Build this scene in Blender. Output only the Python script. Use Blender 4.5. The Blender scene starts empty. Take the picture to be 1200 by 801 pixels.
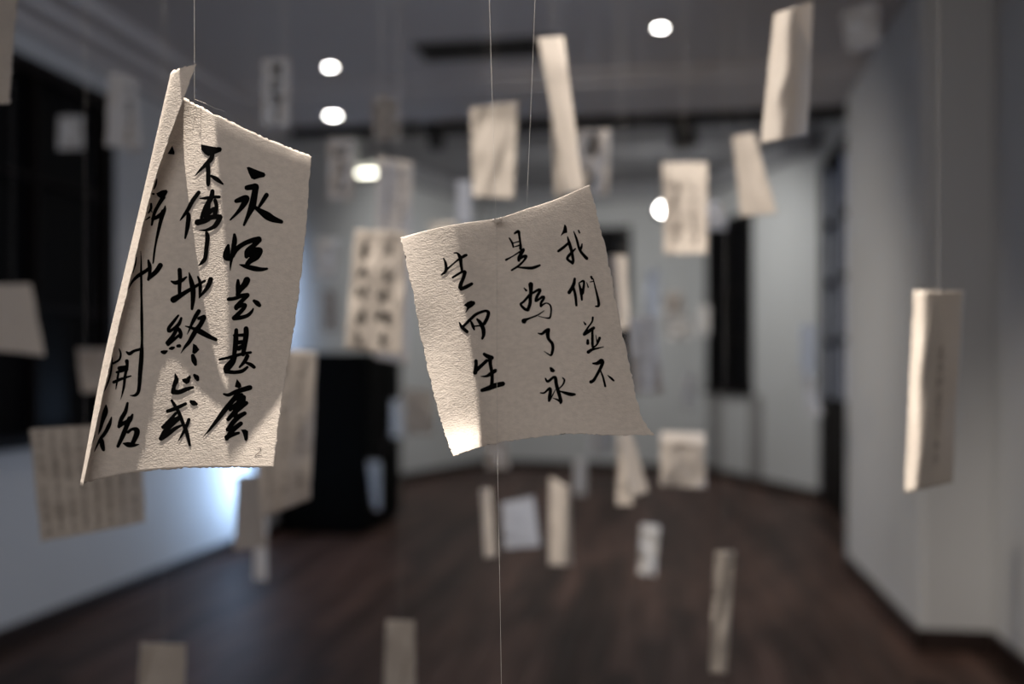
import bpy, bmesh, math, random
from mathutils import Vector, Matrix
from mathutils.bvhtree import BVHTree
C = bpy.context.scene.collection
R = math.radians
# ------------------------------------------------------------------ camera
F = 1166.7                      # focal length in pixels of the 1200 x 801 frame
YAW = R(8.8)
EYE = Vector((0, 0, 1.5))
HOR = 432.0
FWD = Vector((-math.sin(YAW), math.cos(YAW), 0))
RGT = Vector((math.cos(YAW), math.sin(YAW), 0))
cd = bpy.data.cameras.new('camera')
cam = bpy.data.objects.new('camera', cd); C.objects.link(cam)
cam.location = EYE; cam.rotation_euler = (R(90), 0, YAW)
cd.sensor_width = 36; cd.lens = 35; cd.shift_y = (HOR - 400.5) / 1200
cd.clip_start = 0.02; cd.clip_end = 100
cd.dof.use_dof = True; cd.dof.focus_distance = 1.0; cd.dof.aperture_fstop = 1.75
bpy.context.scene.camera = cam
# ------------------------------------------------------------------ world, exposure
w = bpy.data.worlds.new('world'); bpy.context.scene.world = w; w.use_nodes = True
w.node_tree.nodes['Background'].inputs[0].default_value = (0.30, 0.38, 0.52, 1)
w.node_tree.nodes['Background'].inputs[1].default_value = 0.05
vs = bpy.context.scene.view_settings
vs.view_transform = 'Standard'; vs.look = 'None'; vs.gamma = 1; vs.use_curve_mapping = False
vs.exposure = 0.0
COOL = (0.62, 0.76, 1.0); WARM = (1.0, 0.90, 0.79)
def area(name, loc, target, sx, sy, power, col, spread=180):
    l = bpy.data.lights.new(name, 'AREA'); l.shape = 'RECTANGLE'; l.size = sx; l.size_y = sy
    l.energy = power; l.color = col; l.spread = R(spread)
    o = bpy.data.objects.new(name, l); C.objects.link(o); o.location = loc
    o.rotation_euler = (Vector(target) - Vector(loc)).to_track_quat('-Z', 'Y').to_euler()
    return o
def spot(name, loc, target, power, col, ang=60, blend=.5, rad=.03):
    l = bpy.data.lights.new(name, 'SPOT'); l.energy = power; l.color = col
    l.spot_size = R(ang); l.spot_blend = blend; l.shadow_soft_size = rad
    o = bpy.data.objects.new(name, l); C.objects.link(o); o.location = loc
    o.rotation_euler = (Vector(target) - Vector(loc)).to_track_quat('-Z', 'Y').to_euler()
    return o
# added fill lights at the rear, right side and bay, then cool light on the left wall
area('window_daylight_rear', (-0.6, -3.7, 2.3), (-0.6, 8, 1.3), 3.2, 1.6, 62, (1.0, 0.93, 0.88))  # added soft fill, the rear wall has no window
area('right_window_daylight', (1.80, 4.0, 1.7), (-3.8, 4.0, 1.1), 1.2, 1.6, 31, (0.60, 0.74, 1.0), 140)  # added cool fill tinting the left wall, no window on this side
area('bay_daylight', (-0.9, 12.6, 4.2), (-1.0, 14.4, 0), 3.2, 1.6, 95, (1.0, 1.0, 0.96))  # added fill under the bay ceiling to brighten the far walls
area('low_cool_lamp', (-3.25, 8.80, 0.80), (-3.8, 8.30, 0.75), 0.25, 1.1, 16, (0.45, 0.66, 1.0), 95)
area('cool_wall_lamp', (-3.15, 9.4, 2.3), (-3.8, 9.6, 2.1), 0.3, 1.2, 7, (0.50, 0.68, 1.0), 120)  # added wash carrying the blue glow up the wall, no fixture
KEY = (-0.62, 0.60, 3.66)       # ceiling spotlight over the two front sheets
spot('key_spotlight', KEY, (-0.05, 0.98, 1.45), 760, WARM, 46, .35, .006)
# two added spots without fixtures, brightening the background sheets and the pier
spot('gallery_spotlight', (-1.95, 0.75, 3.68), (0.10, 2.4, 1.90), 480, WARM, 45, .6, .03)
spot('gallery_spotlight', (-2.6, 6.25, 3.55), (1.1, 8.8, 0.9), 310, (1, .92, .82), 82, 1, .03)

# ------------------------------------------------------------------ helpers
def at(px, py, d):
    return EYE + d * (FWD + RGT * ((px - 600) / F) + Vector((0, 0, (HOR - py) / F)))
def mesh_obj(name, verts, faces, mat, parent=None, smooth=False):
    me = bpy.data.meshes.new(name); me.from_pydata([tuple(v) for v in verts], [], faces); me.update()
    if smooth: me.polygons.foreach_set('use_smooth', [True] * len(me.polygons))
    if mat: me.materials.append(mat)
    o = bpy.data.objects.new(name, me); C.objects.link(o)
    if parent: o.parent = parent
    return o
def link_bm(name, bm, mat, parent=None, smooth=False):
    me = bpy.data.meshes.new(name); bm.to_mesh(me); bm.free()
    if smooth: me.polygons.foreach_set('use_smooth', [True] * len(me.polygons))
    me.materials.append(mat)
    o = bpy.data.objects.new(name, me); C.objects.link(o)
    if parent: o.parent = parent
    return o
def add_box(bm, p0, p1, bev=0.0):
    x0, y0, z0 = p0; x1, y1, z1 = p1
    r = bmesh.ops.create_cube(bm, size=1, matrix=Matrix.Translation(((x0+x1)/2, (y0+y1)/2, (z0+z1)/2)) @ Matrix.Diagonal((abs(x1-x0), abs(y1-y0), abs(z1-z0), 1)))
    if bev:
        es = list({e for v in r['verts'] for e in v.link_edges})
        bmesh.ops.bevel(bm, geom=es, offset=bev, segments=1, affect='EDGES')
    return r
def box_obj(name, p0, p1, mat, parent=None, bev=0.0):
    bm = bmesh.new(); add_box(bm, p0, p1, bev); return link_bm(name, bm, mat, parent)
def boxes_obj(name, lst, mat, parent=None, bev=0.0):
    bm = bmesh.new()
    for a, b in lst: add_box(bm, a, b, bev)
    return link_bm(name, bm, mat, parent)
def obb_obj(name, A, B, z0, z1, off0, off1, mat, parent=None, bev=0):
    """box along the wall line A->B (xy), between offsets along its left normal"""
    A = Vector((A[0], A[1])); B = Vector((B[0], B[1])); d = (B - A).normalized(); n = Vector((-d.y, d.x))
    q = [A + n*off0, B + n*off0, B + n*off1, A + n*off1]
    vs_ = [(p.x, p.y, z0) for p in q] + [(p.x, p.y, z1) for p in q]
    return mesh_obj(name, vs_, [(0,3,2,1),(4,5,6,7),(0,1,5,4),(1,2,6,5),(2,3,7,6),(3,0,4,7)], mat, parent)
def empty(name, loc):
    o = bpy.data.objects.new(name, None); C.objects.link(o); o.location = loc; o.empty_display_size = .05; return o
def tag(o, label=None, cat=None, group=None, kind=None):
    if label: o['label'] = label
    if cat: o['category'] = cat
    if group: o['group'] = group
    if kind: o['kind'] = kind
    return o
def tube(name, pts, r, mat, parent=None, n=5):
    bm = bmesh.new(); rings = []
    for i, p in enumerate(pts):
        p = Vector(p); a = Vector(pts[max(i-1, 0)]); b = Vector(pts[min(i+1, len(pts)-1)])
        t = (b - a).normalized(); u = t.orthogonal().normalized() if i == 0 else (rings[-1][1] - t * rings[-1][1].dot(t)).normalized()
        v = t.cross(u)
        rings.append(([bm.verts.new(p + r*(math.cos(2*math.pi*k/n)*u + math.sin(2*math.pi*k/n)*v)) for k in range(n)], u))
    for (a, _), (b, _) in zip(rings, rings[1:]):
        for k in range(n): bm.faces.new((a[k], a[(k+1) % n], b[(k+1) % n], b[k]))
    return link_bm(name, bm, mat, parent, True)
def local(o, parent):
    """keep world placement of o under an empty that is only translated"""
    o.matrix_parent_inverse = Matrix.Translation(-Vector(parent.location))
# ------------------------------------------------------------------ materials
def mat(name, col, rough=.6, spec=.5, noise=None, bump=None, objvar=0, metallic=0):
    m = bpy.data.materials.new(name); m.use_nodes = True; nt = m.node_tree; b = nt.nodes['Principled BSDF']
    b.inputs['Base Color'].default_value = (*col, 1); b.inputs['Roughness'].default_value = rough
    b.inputs['Specular IOR Level'].default_value = spec; b.inputs['Metallic'].default_value = metallic
    tc = nt.nodes.new('ShaderNodeTexCoord'); src = None
    if noise:
        sc, amt = noise
        mp = nt.nodes.new('ShaderNodeMapping'); mp.inputs['Scale'].default_value = sc
        nt.links.new(tc.outputs['Object'], mp.inputs[0])
        n = nt.nodes.new('ShaderNodeTexNoise'); n.inputs['Scale'].default_value = 1; n.inputs['Detail'].default_value = 5
        nt.links.new(mp.outputs[0], n.inputs[0])
        r = nt.nodes.new('ShaderNodeMapRange'); r.inputs[1].default_value = .3; r.inputs[2].default_value = .7
        r.inputs[3].default_value = 1 - amt; r.inputs[4].default_value = 1 + amt
        nt.links.new(n.outputs[0], r.inputs[0]); src = r.outputs[0]
    if objvar:
        oi = nt.nodes.new('ShaderNodeObjectInfo'); r2 = nt.nodes.new('ShaderNodeMapRange')
        r2.inputs[3].default_value = 1 - objvar; r2.inputs[4].default_value = 1 + objvar
        nt.links.new(oi.outputs['Random'], r2.inputs[0])
        if src:
            mm = nt.nodes.new('ShaderNodeMath'); mm.operation = 'MULTIPLY'
            nt.links.new(src, mm.inputs[0]); nt.links.new(r2.outputs[0], mm.inputs[1]); src = mm.outputs[0]
        else: src = r2.outputs[0]
    if src:
        vm = nt.nodes.new('ShaderNodeVectorMath'); vm.operation = 'SCALE'; vm.inputs[0].default_value = col
        nt.links.new(src, vm.inputs['Scale']); nt.links.new(vm.outputs[0], b.inputs['Base Color'])
    if bump:
        sc, dist = bump
        n = nt.nodes.new('ShaderNodeTexNoise'); n.inputs['Scale'].default_value = sc; n.inputs['Detail'].default_value = 4
        nt.links.new(tc.outputs['Object'], n.inputs[0])
        bp = nt.nodes.new('ShaderNodeBump'); bp.inputs['Distance'].default_value = dist; bp.inputs['Strength'].default_value = 1
        nt.links.new(n.outputs[0], bp.inputs['Height']); nt.links.new(bp.outputs[0], b.inputs['Normal'])
    return m
def paper_mat(name, col, bump=0.0006, trans=.24):
    m = bpy.data.materials.new(name); m.use_nodes = True; nt = m.node_tree; b = nt.nodes['Principled BSDF']
    out = nt.nodes['Material Output']
    tc = nt.nodes.new('ShaderNodeTexCoord')
    n1 = nt.nodes.new('ShaderNodeTexNoise'); n1.inputs['Scale'].default_value = 620; n1.inputs['Detail'].default_value = 3
    n2 = nt.nodes.new('ShaderNodeTexNoise'); n2.inputs['Scale'].default_value = 210; n2.inputs['Detail'].default_value = 3
    mp = nt.nodes.new('ShaderNodeMapping'); mp.inputs['Scale'].default_value = (.75, .75, 1.25); mp.inputs['Rotation'].default_value = (0, .35, 0)
    nt.links.new(tc.outputs['Object'], mp.inputs[0])
    for n in (n1, n2): nt.links.new(mp.outputs[0], n.inputs[0])
    ad = nt.nodes.new('ShaderNodeMath'); ad.operation = 'MULTIPLY_ADD'; ad.inputs[1].default_value = .7
    nt.links.new(n2.outputs[0], ad.inputs[0]); nt.links.new(n1.outputs[0], ad.inputs[2])
    bp = nt.nodes.new('ShaderNodeBump'); bp.inputs['Distance'].default_value = bump; bp.inputs['Strength'].default_value = .8
    nt.links.new(ad.outputs[0], bp.inputs['Height'])
    r = nt.nodes.new('ShaderNodeMapRange'); r.inputs[1].default_value = .3; r.inputs[2].default_value = .7
    r.inputs[3].default_value = .93; r.inputs[4].default_value = 1.05
    nt.links.new(n2.outputs[0], r.inputs[0])
    vm = nt.nodes.new('ShaderNodeVectorMath'); vm.operation = 'SCALE'; vm.inputs[0].default_value = col
    nt.links.new(r.outputs[0], vm.inputs['Scale']); nt.links.new(vm.outputs[0], b.inputs['Base Color'])
    b.inputs['Roughness'].default_value = .52; b.inputs['Specular IOR Level'].default_value = .25
    nt.links.new(bp.outputs[0], b.inputs['Normal'])
    tr = nt.nodes.new('ShaderNodeBsdfTranslucent'); nt.links.new(vm.outputs[0], tr.inputs[0]); nt.links.new(bp.outputs[0], tr.inputs[1])
    mx = nt.nodes.new('ShaderNodeMixShader'); mx.inputs[0].default_value = trans
    nt.links.new(b.outputs[0], mx.inputs[1]); nt.links.new(tr.outputs[0], mx.inputs[2]); nt.links.new(mx.outputs[0], out.inputs[0])
    return m
def emit(name, col, s):
    m = bpy.data.materials.new(name); m.use_nodes = True; nt = m.node_tree; b = nt.nodes['Principled BSDF']
    b.inputs['Base Color'].default_value = (.8, .8, .8, 1)
    b.inputs['Emission Color'].default_value = (*col, 1); b.inputs['Emission Strength'].default_value = s
    return m
M = {
 'wall': mat('painted_wall', (.56, .565, .57), .75, .3, noise=((.7, .7, .5), .04), bump=(40, .001)),
 'ceil': mat('ceiling_paint', (.62, .59, .58), .8, .3, noise=((.5, .5, .5), .03)),
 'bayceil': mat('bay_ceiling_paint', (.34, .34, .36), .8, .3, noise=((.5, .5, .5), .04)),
 'greywall': mat('grey_paint', (.27, .26, .26), .7, .3, noise=((3, 3, 3), .05)),
 'dark': mat('dark_stained_wood', (.007, .005, .005), .6, .12, noise=((6, 6, 1), .3)),
 'trim': mat('dark_baseboard_wood', (.022, .013, .011), .4, .4, noise=((2, 2, 9), .25)),
 'plank': mat('dark_floor_plank', (.062, .036, .029), .48, .12, noise=((14, 1.1, 4), .5), objvar=.5),
 'slab': mat('floor_joint', (.012, .009, .008), .6, .3, noise=((3, 3, 3), .1)),
 'pane': mat('night_glass', (.002, .002, .003), .4, .05, noise=((2, 2, 2), .1)),
 'black': mat('black_lacquer', (.002, .002, .002), .7, .05, noise=((3, 3, 3), .2)),
 'metal': mat('dark_metal', (.02, .018, .017), .45, .5, noise=((9, 9, 9), .1)),
 'ring': mat('white_lamp_ring', (.55, .55, .55), .5, .4, noise=((9, 9, 9), .03)),
 'ink': mat('brush_ink', (.002, .002, .002), .85, .03, noise=((90, 90, 90), .3)),
 'faint_ink': mat('grey_ink', (.25, .22, .20), .7, .1, noise=((90, 90, 90), .2)),
 'pencil': mat('pencil_line', (.12, .10, .09), .6, .1, noise=((90, 90, 90), .3)),
 'thread': mat('nylon_thread', (.55, .53, .50), .35, .6, noise=((50, 50, 50), .1)),
 'paper': paper_mat('handmade_paper', (.74, .675, .61)),
 'paper2': paper_mat('pale_handmade_paper', (.78, .72, .66), trans=.35),
 'paper3': paper_mat('tan_handmade_paper', (.55, .50, .45)),  # the same paper darkened, for sheets that hang in dim light
}
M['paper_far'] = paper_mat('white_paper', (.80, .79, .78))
LAMP = emit('lamp_glow', (1, .97, .92), 30)
DAY = emit('outdoor_dusk', (.35, .45, .80), .16)

# ------------------------------------------------------------------ the setting
ZF = -0.12; ZC = 3.77; ZB = 4.40; XL = -3.8
st = lambda o: tag(o, kind='structure')
floor = st(box_obj('floor', (-4.2, -4.2, -0.30), (4.4, 17.2, ZF - .014), M['slab']))
random.seed(4)
cnt = 0; pw = .158
bm_rest = bmesh.new(); proto = {}
def plank_mesh(L):
    if L not in proto:
        b_ = bmesh.new(); add_box(b_, (-pw/2 + .0015, -L/2 + .0015, -.02), (pw/2 - .0015, L/2 - .0015, 0), .0025)
        me = bpy.data.meshes.new('plank'); b_.to_mesh(me); b_.free(); me.materials.append(M['plank']); proto[L] = me
    return proto[L]
def inside(x, y):
    if y > 16.1: return False
    if y < 8.7: return XL - .05 < x < (1.5 if y > 6 else 1.85)
    if x < XL - .05 or x > 2.0: return False
    if y > 12.6 and x > 1.9 - (y - 12.6) * .4: return False
    if y > 13.5 and x < -3.85 + (y - 13.5) * .32: return False
    return True
i = 0; x = XL + pw/2
while x < 2.1:
    y = 3.6 + (i * 0.77) % 1.9
    if i % 2: y -= .4
    while y < 16.4:
        L = 2.2
        zj = ZF + random.uniform(-.0015, .0015)
        if cnt < 300 and (inside(x, y + L/2) or inside(x, y + .2)):
            o = bpy.data.objects.new('floor_plank', plank_mesh(L)); C.objects.link(o)
            o.location = (x, y + L/2, zj); o.parent = floor; cnt += 1
        y += L
    x += pw; i += 1
i = 0; x = XL + pw/2
while x < 2.1:
    y1 = 3.6 + (i * 0.77) % 1.9 - (.4 if i % 2 else 0)
    y = y1
    while y > -3.9:
        y0 = max(y - 2.2, -4)
        add_box(bm_rest, (x - pw/2 + .0015, y0 + .0015, ZF - .02), (x + pw/2 - .0015, y - .0015, ZF)); y = y0
    x += pw; i += 1
tag(link_bm('near_planks', bm_rest, M['plank'], floor), kind='stuff')

# left wall with its tall dark window
WY0, WY1, WZ0, WZ1 = 3.3, 6.39, 1.05, 3.37
st(boxes_obj('wall_left', [((XL-.25, -4.2, ZF-.1), (XL, WY0, 4.6)), ((XL-.25, WY1, ZF-.1), (XL, 13.52, 4.6)),
    ((XL-.25, WY0, ZF-.1), (XL, WY1, WZ0)), ((XL-.25, WY0, WZ1), (XL, WY1, 4.6))], M['wall']))
def window(name, A, B, z0, z1, nx, rows, glass=None, depth=.10, fr=.09, bar=.035):
    """framed window standing in the line A->B; interior side is the left normal"""
    A = Vector(A); B = Vector(B); d = (B - A); W = d.length; d.normalize()
    root = st(obb_obj(name, A - d*0, B, z1 - fr, z1, -depth, .03, M['dark']))
    P = lambda s: (A + d*s)
    obb_obj('sill', A - d*.03, B + d*.03, z0 - .02, z0 + .05, -depth, .07, M['dark'], root)
    for s in (0, W - fr): obb_obj('jamb', P(s), P(s + fr), z0, z1 - fr, -depth, .03, M['dark'], root)
    for k in range(1, nx):
        s = fr + (W - 2*fr) * k / nx
        obb_obj('mullion', P(s - bar/2), P(s + bar/2), z0 + .05, z1 - fr, -depth + .02, .01, M['dark'], root)
    zz = [z0 + .05] + [z0 + .05 + (z1 - fr - z0 - .05) * t for t in rows] + [z1 - fr]
    for z in zz[1:-1]:
        obb_obj('glazing_bar', P(fr), P(W - fr), z - bar/2, z + bar/2, -depth + .03, .0, M['dark'], root)
    for k in range(nx):
        s0 = fr + (W - 2*fr) * k / nx; s1 = fr + (W - 2*fr) * (k + 1) / nx
        for a, b in zip(zz, zz[1:]):
            obb_obj('pane', P(s0), P(s1), a, b, -depth + .045, -depth + .053, glass or M['pane'], root)
    return root
window('window_1', (XL, WY1), (XL, WY0), WZ0, WZ1, 4, (.36, .72))
# left-wall skirting and stepped cornice
st(box_obj('baseboard_left', (XL, -4.1, ZF), (XL + .025, 13.5, 0), M['trim'], None, .004))
st(boxes_obj('trim_1', [((XL, -4.1, ZC-.10), (XL+.34, 9, ZC)), ((XL, -4.1, ZC-.18), (XL+.20, 9, ZC-.10)), ((XL, -4.1, ZC-.25), (XL+.08, 9, ZC-.18))], M['ceil'], None, .01))
# ceiling, its end beam, and the higher bay ceiling
st(box_obj('ceiling', (XL-.25, -4.2, ZC), (4.4, 9.0, ZB + .1), M['ceil']))
st(box_obj('ceiling_bay', (XL-.25, 9.0, ZB), (4.4, 17.2, ZB + .2), M['bayceil']))
st(boxes_obj('trim_2', [((XL+.34, 7.55, ZC-.035), (1.45, 7.75, ZC)), ((XL+.34, 7.75, ZC-.06), (1.45, 8.72, ZC))], M['ceil'], None, .01))
st(box_obj('trim_3', (XL+.02, 8.86, ZC-.10), (1.9, 9.02, ZC), M['dark'], None, .01))
# right side: pier, set-back wall, wall beyond with a tall glazed door
st(box_obj('wall_right', (1.85, -4.2, ZF-.1), (2.10, 6.05, ZC), M['wall']))
st(box_obj('wall_pier', (1.45, 6.05, ZF-.1), (2.3, 8.45, ZC), M['wall'], None, .03))
st(boxes_obj('baseboard_right', [((1.825, -4.1, ZF), (1.85, 6.03, 0)), ((1.43, 6.025, ZF), (1.85, 6.05, 0)), ((1.425, 6.025, ZF), (1.45, 8.45, 0))], M['trim'], None, .003))
XR = 1.88
st(boxes_obj('wall_right_bay', [((XR, 8.45, ZF-.1), (XR+.25, 10.3, 4.6)), ((XR, 12.62, ZF-.1), (XR+.25, 12.75, 4.6)), ((XR, 10.3, 3.95), (XR+.25, 12.62, 4.6))], M['wall']))
dr = st(boxes_obj('door_1', [((XR-.03, 10.3, ZF), (XR+.10, 10.42, 3.95)), ((XR-.03, 12.28, ZF), (XR+.10, 12.62, 3.95)), ((XR-.03, 10.3, 3.83), (XR+.10, 12.62, 3.95)), ((XR-.03, 11.30, ZF), (XR+.08, 11.40, 3.95))], M['dark']))
box_obj('door_panel', (XR, 10.42, ZF), (XR+.06, 12.28, 1.10), M['dark'], dr)
for k in range(4):
    z0 = 1.10 + k*.68
    box_obj('glazing_bar', (XR-.01, 10.42, z0), (XR+.05, 12.28, z0+.06), M['dark'], dr)
    for j in range(4):
        y0 = 10.42 + j*.465
        box_obj('pane', (XR+.03, y0 + .02, z0+.06), (XR+.04, y0+.445, z0+.68), DAY, dr)
        if j: box_obj('glazing_bar', (XR-.01, y0-.02, z0+.06), (XR+.05, y0+.02, z0+.68), M['dark'], dr)
# bay walls
PA, PB, PC, PD = (-3.86, 13.5), (-2.96, 16.3), (.58, 15.8), (XR, 12.65)
def wall_seg(name, A, B, hole=None):
    A = Vector(A); B = Vector(B); d = (B-A).normalized(); n = Vector((-d.y, d.x))
    def part(s0, s1, z0, z1):
        q = [A+d*s0, A+d*s1, A+d*s1-n*.25, A+d*s0-n*.25]
        return [(p.x, p.y, z) for z in (z0, z1) for p in q]
    L = (B-A).length; segs = []
    if hole:
        h0, h1, z0, z1 = hole
        segs = [(0, h0, ZF-.1, 4.6), (h1, L, ZF-.1, 4.6), (h0, h1, ZF-.1, z0), (h0, h1, z1, 4.6)]
    else: segs = [(-.1, L+.1, ZF-.1, 4.6)]
    V = []; Fc = []
    for s in segs:
        k = len(V); V += part(*s)
        Fc += [tuple(k+i for i in f) for f in [(0,1,2,3),(4,7,6,5),(0,4,5,1),(1,5,6,2),(2,6,7,3),(3,7,4,0)]]
    o = st(mesh_obj(name, V, Fc, M['wall']))
    if hole: window('window_' + ('2' if 'far' in name else '3'), A + d*h0, A + d*h1, z0, z1, 2, (.3, .6))
    return o
wall_seg('wall_bay_left', PB, PA)
wall_seg('wall_far', PC, PB, (1.14, 2.25, 1.15, 3.77))
wall_seg('wall_bay_right', PD, PC, (1.78, 3.25, 1.15, 3.72))
for nm, A, B in (('baseboard_bay_left', PB, PA), ('baseboard_far', PC, PB), ('baseboard_bay_right', PD, PC)):
    st(obb_obj(nm, A, B, ZF, 0, 0, .03, M['trim']))
# cornice of the bay
for k, (A, B) in enumerate(((PB, PA), (PC, PB), (PD, PC))):
    st(obb_obj('trim_%d' % (k + 4), A, B, ZB - .22, ZB, 0, .16, M['bayceil']))
# raised darker grey strips on the wall below the bay window
for k, (s0, s1) in enumerate(((1.52, 1.80), (2.78, 3.10))):
    A = Vector(PD); d = (Vector(PC) - A).normalized()
    st(obb_obj('trim_%d' % (k + 7), A + d*s0, A + d*s1, 0, 1.13, 0, .05, M['greywall']))
st(box_obj('wall_rear', (-4.1, -4.4, ZF-.1), (2.3, -4.15, ZC), M['wall']))

# linear air vent in the ceiling
vroot = empty('ceiling_vent', at(572, 57, 7.06)); vroot.location.z = ZC
tag(vroot, 'long dark slot-shaped air vent set in the grey ceiling', 'vent')
vx, vy = vroot.location.x, vroot.location.y
o = boxes_obj('vent_frame', [((vx-.50, vy-.20, ZC-.012), (vx+.50, vy-.17, ZC+.01)), ((vx-.50, vy+.17, ZC-.012), (vx+.50, vy+.20, ZC+.01)), ((vx-.50, vy-.20, ZC-.012), (vx-.47, vy+.20, ZC+.01)), ((vx+.47, vy-.20, ZC-.012), (vx+.50, vy+.20, ZC+.01))], M['metal'], vroot); local(o, vroot)
o = box_obj('backing', (vx-.47, vy-.17, ZC-.004), (vx+.47, vy+.17, ZC+.001), M['black'], vroot); local(o, vroot)
for k in range(9):
    o = box_obj('slat', (vx-.47, vy-.150+k*.036, ZC-.010), (vx+.47, vy-.138+k*.036, ZC-.003), M['metal'], vroot); local(o, vroot)

# recessed downlights
def downlight(px, py, label, r=.055, power=45, loc=None, ang=110, lampmat=LAMP):
    d = F * (ZC - 1.5) / (HOR - py) if loc is None else 0
    p = at(px, py, d) if loc is None else Vector(loc)
    z = ZC - (0.06 if 7.75 < p.y < 8.72 else 0)
    root = empty('downlight', (p.x, p.y, z)); tag(root, label, 'ceiling light', 'recessed ceiling lights')
    bm = bmesh.new(); n = 28; v0 = []; v1 = []; v2 = []
    for k in range(n):
        a = 2*math.pi*k/n; c, s = math.cos(a), math.sin(a)
        v0.append(bm.verts.new((c*(r+.022), s*(r+.022), 0))); v1.append(bm.verts.new((c*(r+.015), s*(r+.015), -.008))); v2.append(bm.verts.new((c*r, s*r, -.004)))
    for a, b in ((v0, v1), (v1, v2)):
        for k in range(n): bm.faces.new((a[k], a[(k+1) % n], b[(k+1) % n], b[k]))
    link_bm('rim', bm, M['ring'], root, True)
    bm = bmesh.new(); bmesh.ops.create_circle(bm, cap_ends=True, segments=24, radius=r, matrix=Matrix.Translation((0, 0, -.005)))
    link_bm('lamp_disc', bm, lampmat, root)
    s = spot('downlight_beam', (p.x, p.y, z - .02), (p.x, p.y, 0), power, WARM, ang, .8, .05)
    return root
downlight(774, 32, 'round glowing downlight in the ceiling at top right, nearest one', r=.037, power=48)
downlight(387, 78, 'round glowing downlight in the ceiling left of the dark vent slot', r=.037, power=48)
downlight(390, 127, 'flat-looking glowing downlight near the far edge of the ceiling, left', r=.055, power=30)
downlight(0, 0, 'ceiling downlight out of view above and behind the hanging front sheets', loc=(.35, 3.3, ZC), power=60, ang=84)
downlight(0, 0, 'ceiling downlight out of view on the left above the window side', loc=(-1.8, 3.9, ZC), power=24, ang=90)
downlight(0, 0, 'ceiling downlight out of view over the right side wall', loc=(1.0, 1.6, ZC), power=12)

# spotlights hanging in the bay
def track_spot(px, py, d, label, lit, zc, tilt=(0, .3), s=1.0):
    p = at(px, py, d); root = empty('track_spotlight', p); tag(root, label, 'spotlight')
    bm = bmesh.new()
    bmesh.ops.create_cone(bm, cap_ends=True, segments=20, radius1=.085*s, radius2=.06*s, depth=.20*s)
    bmesh.ops.rotate(bm, verts=bm.verts, cent=(0, 0, 0), matrix=Matrix.Rotation(-YAW + tilt[0], 3, 'Z') @ Matrix.Rotation(tilt[1] - math.pi/2, 3, 'X'))
    h = link_bm('lamp_housing', bm, M['metal'], root, False)
    tube('stem', [(0, 0, .05), (0, 0, zc - p.z)], .012, M['metal'], root, 8)
    if lit:
        bm = bmesh.new(); bmesh.ops.create_uvsphere(bm, u_segments=16, v_segments=10, radius=.066*s, matrix=Matrix.Translation((0, 0, 0)))
        bmesh.ops.translate(bm, verts=bm.verts, vec=-(FWD * .12 * s))
        link_bm('bulb', bm, LAMP, root, True)
    return root
track_spot(775, 247, 13.5, 'lit round spotlight in the bay beside the pale curled sheet', True, ZB)
track_spot(512, 160, 8.94, 'small dark unlit spotlight below the ceiling edge left of a hanging sheet', False, ZC, (0, 1.2), .9)
track_spot(800, 152, 9.2, 'dark unlit spotlight under the ceiling edge above the bay', False, ZB, (.6, 1.2), 1.5)
# wall strip lamp on the left wall
wl = at(432, 200, 12.2); root = empty('wall_lamp', wl); tag(root, 'short glowing strip lamp high on the left wall behind the hanging writing', 'wall lamp')
o = boxes_obj('lamp_body', [((-.62, -.09, -.10), (.17, .11, -.07)), ((-.62, .09, -.10), (.17, .11, .10))], M['ring'], root)
o = box_obj('lamp_diffuser', (-.13, -.05, -.068), (.13, .05, -.01), emit('strip_glow', (1, .97, .80), 7), root, .02)

# black cabinet against the left wall
cab = empty('cabinet', (-3.33, 9.95, ZF)); tag(cab, 'tall black lacquered cabinet standing against the left wall', 'cabinet')
w2, d2, H = .45, .62, 1.78
box_obj('body', (-w2, -d2, .06), (w2, d2, H - .03), M['black'], cab, .006)
box_obj('top', (-w2 - .01, -d2 - .015, H - .03), (w2 + .015, d2 + .015, H), M['black'], cab, .006)
box_obj('plinth', (-w2 + .02, -d2 + .03, 0), (w2 - .03, d2 - .03, .06), M['black'], cab)
for k in (0, 1):
    y0 = -d2 + .02 + k * d2
    dd = box_obj('cabinet_door', (w2, y0, .09), (w2 + .02, y0 + d2 - .04, H - .06), M['black'], cab, .004)
    box_obj('handle', (w2 + .02, (-.05 if k == 0 else .03), .75), (w2 + .04, (-.03 if k == 0 else .05), .95), M['metal'], dd, .003)

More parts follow.
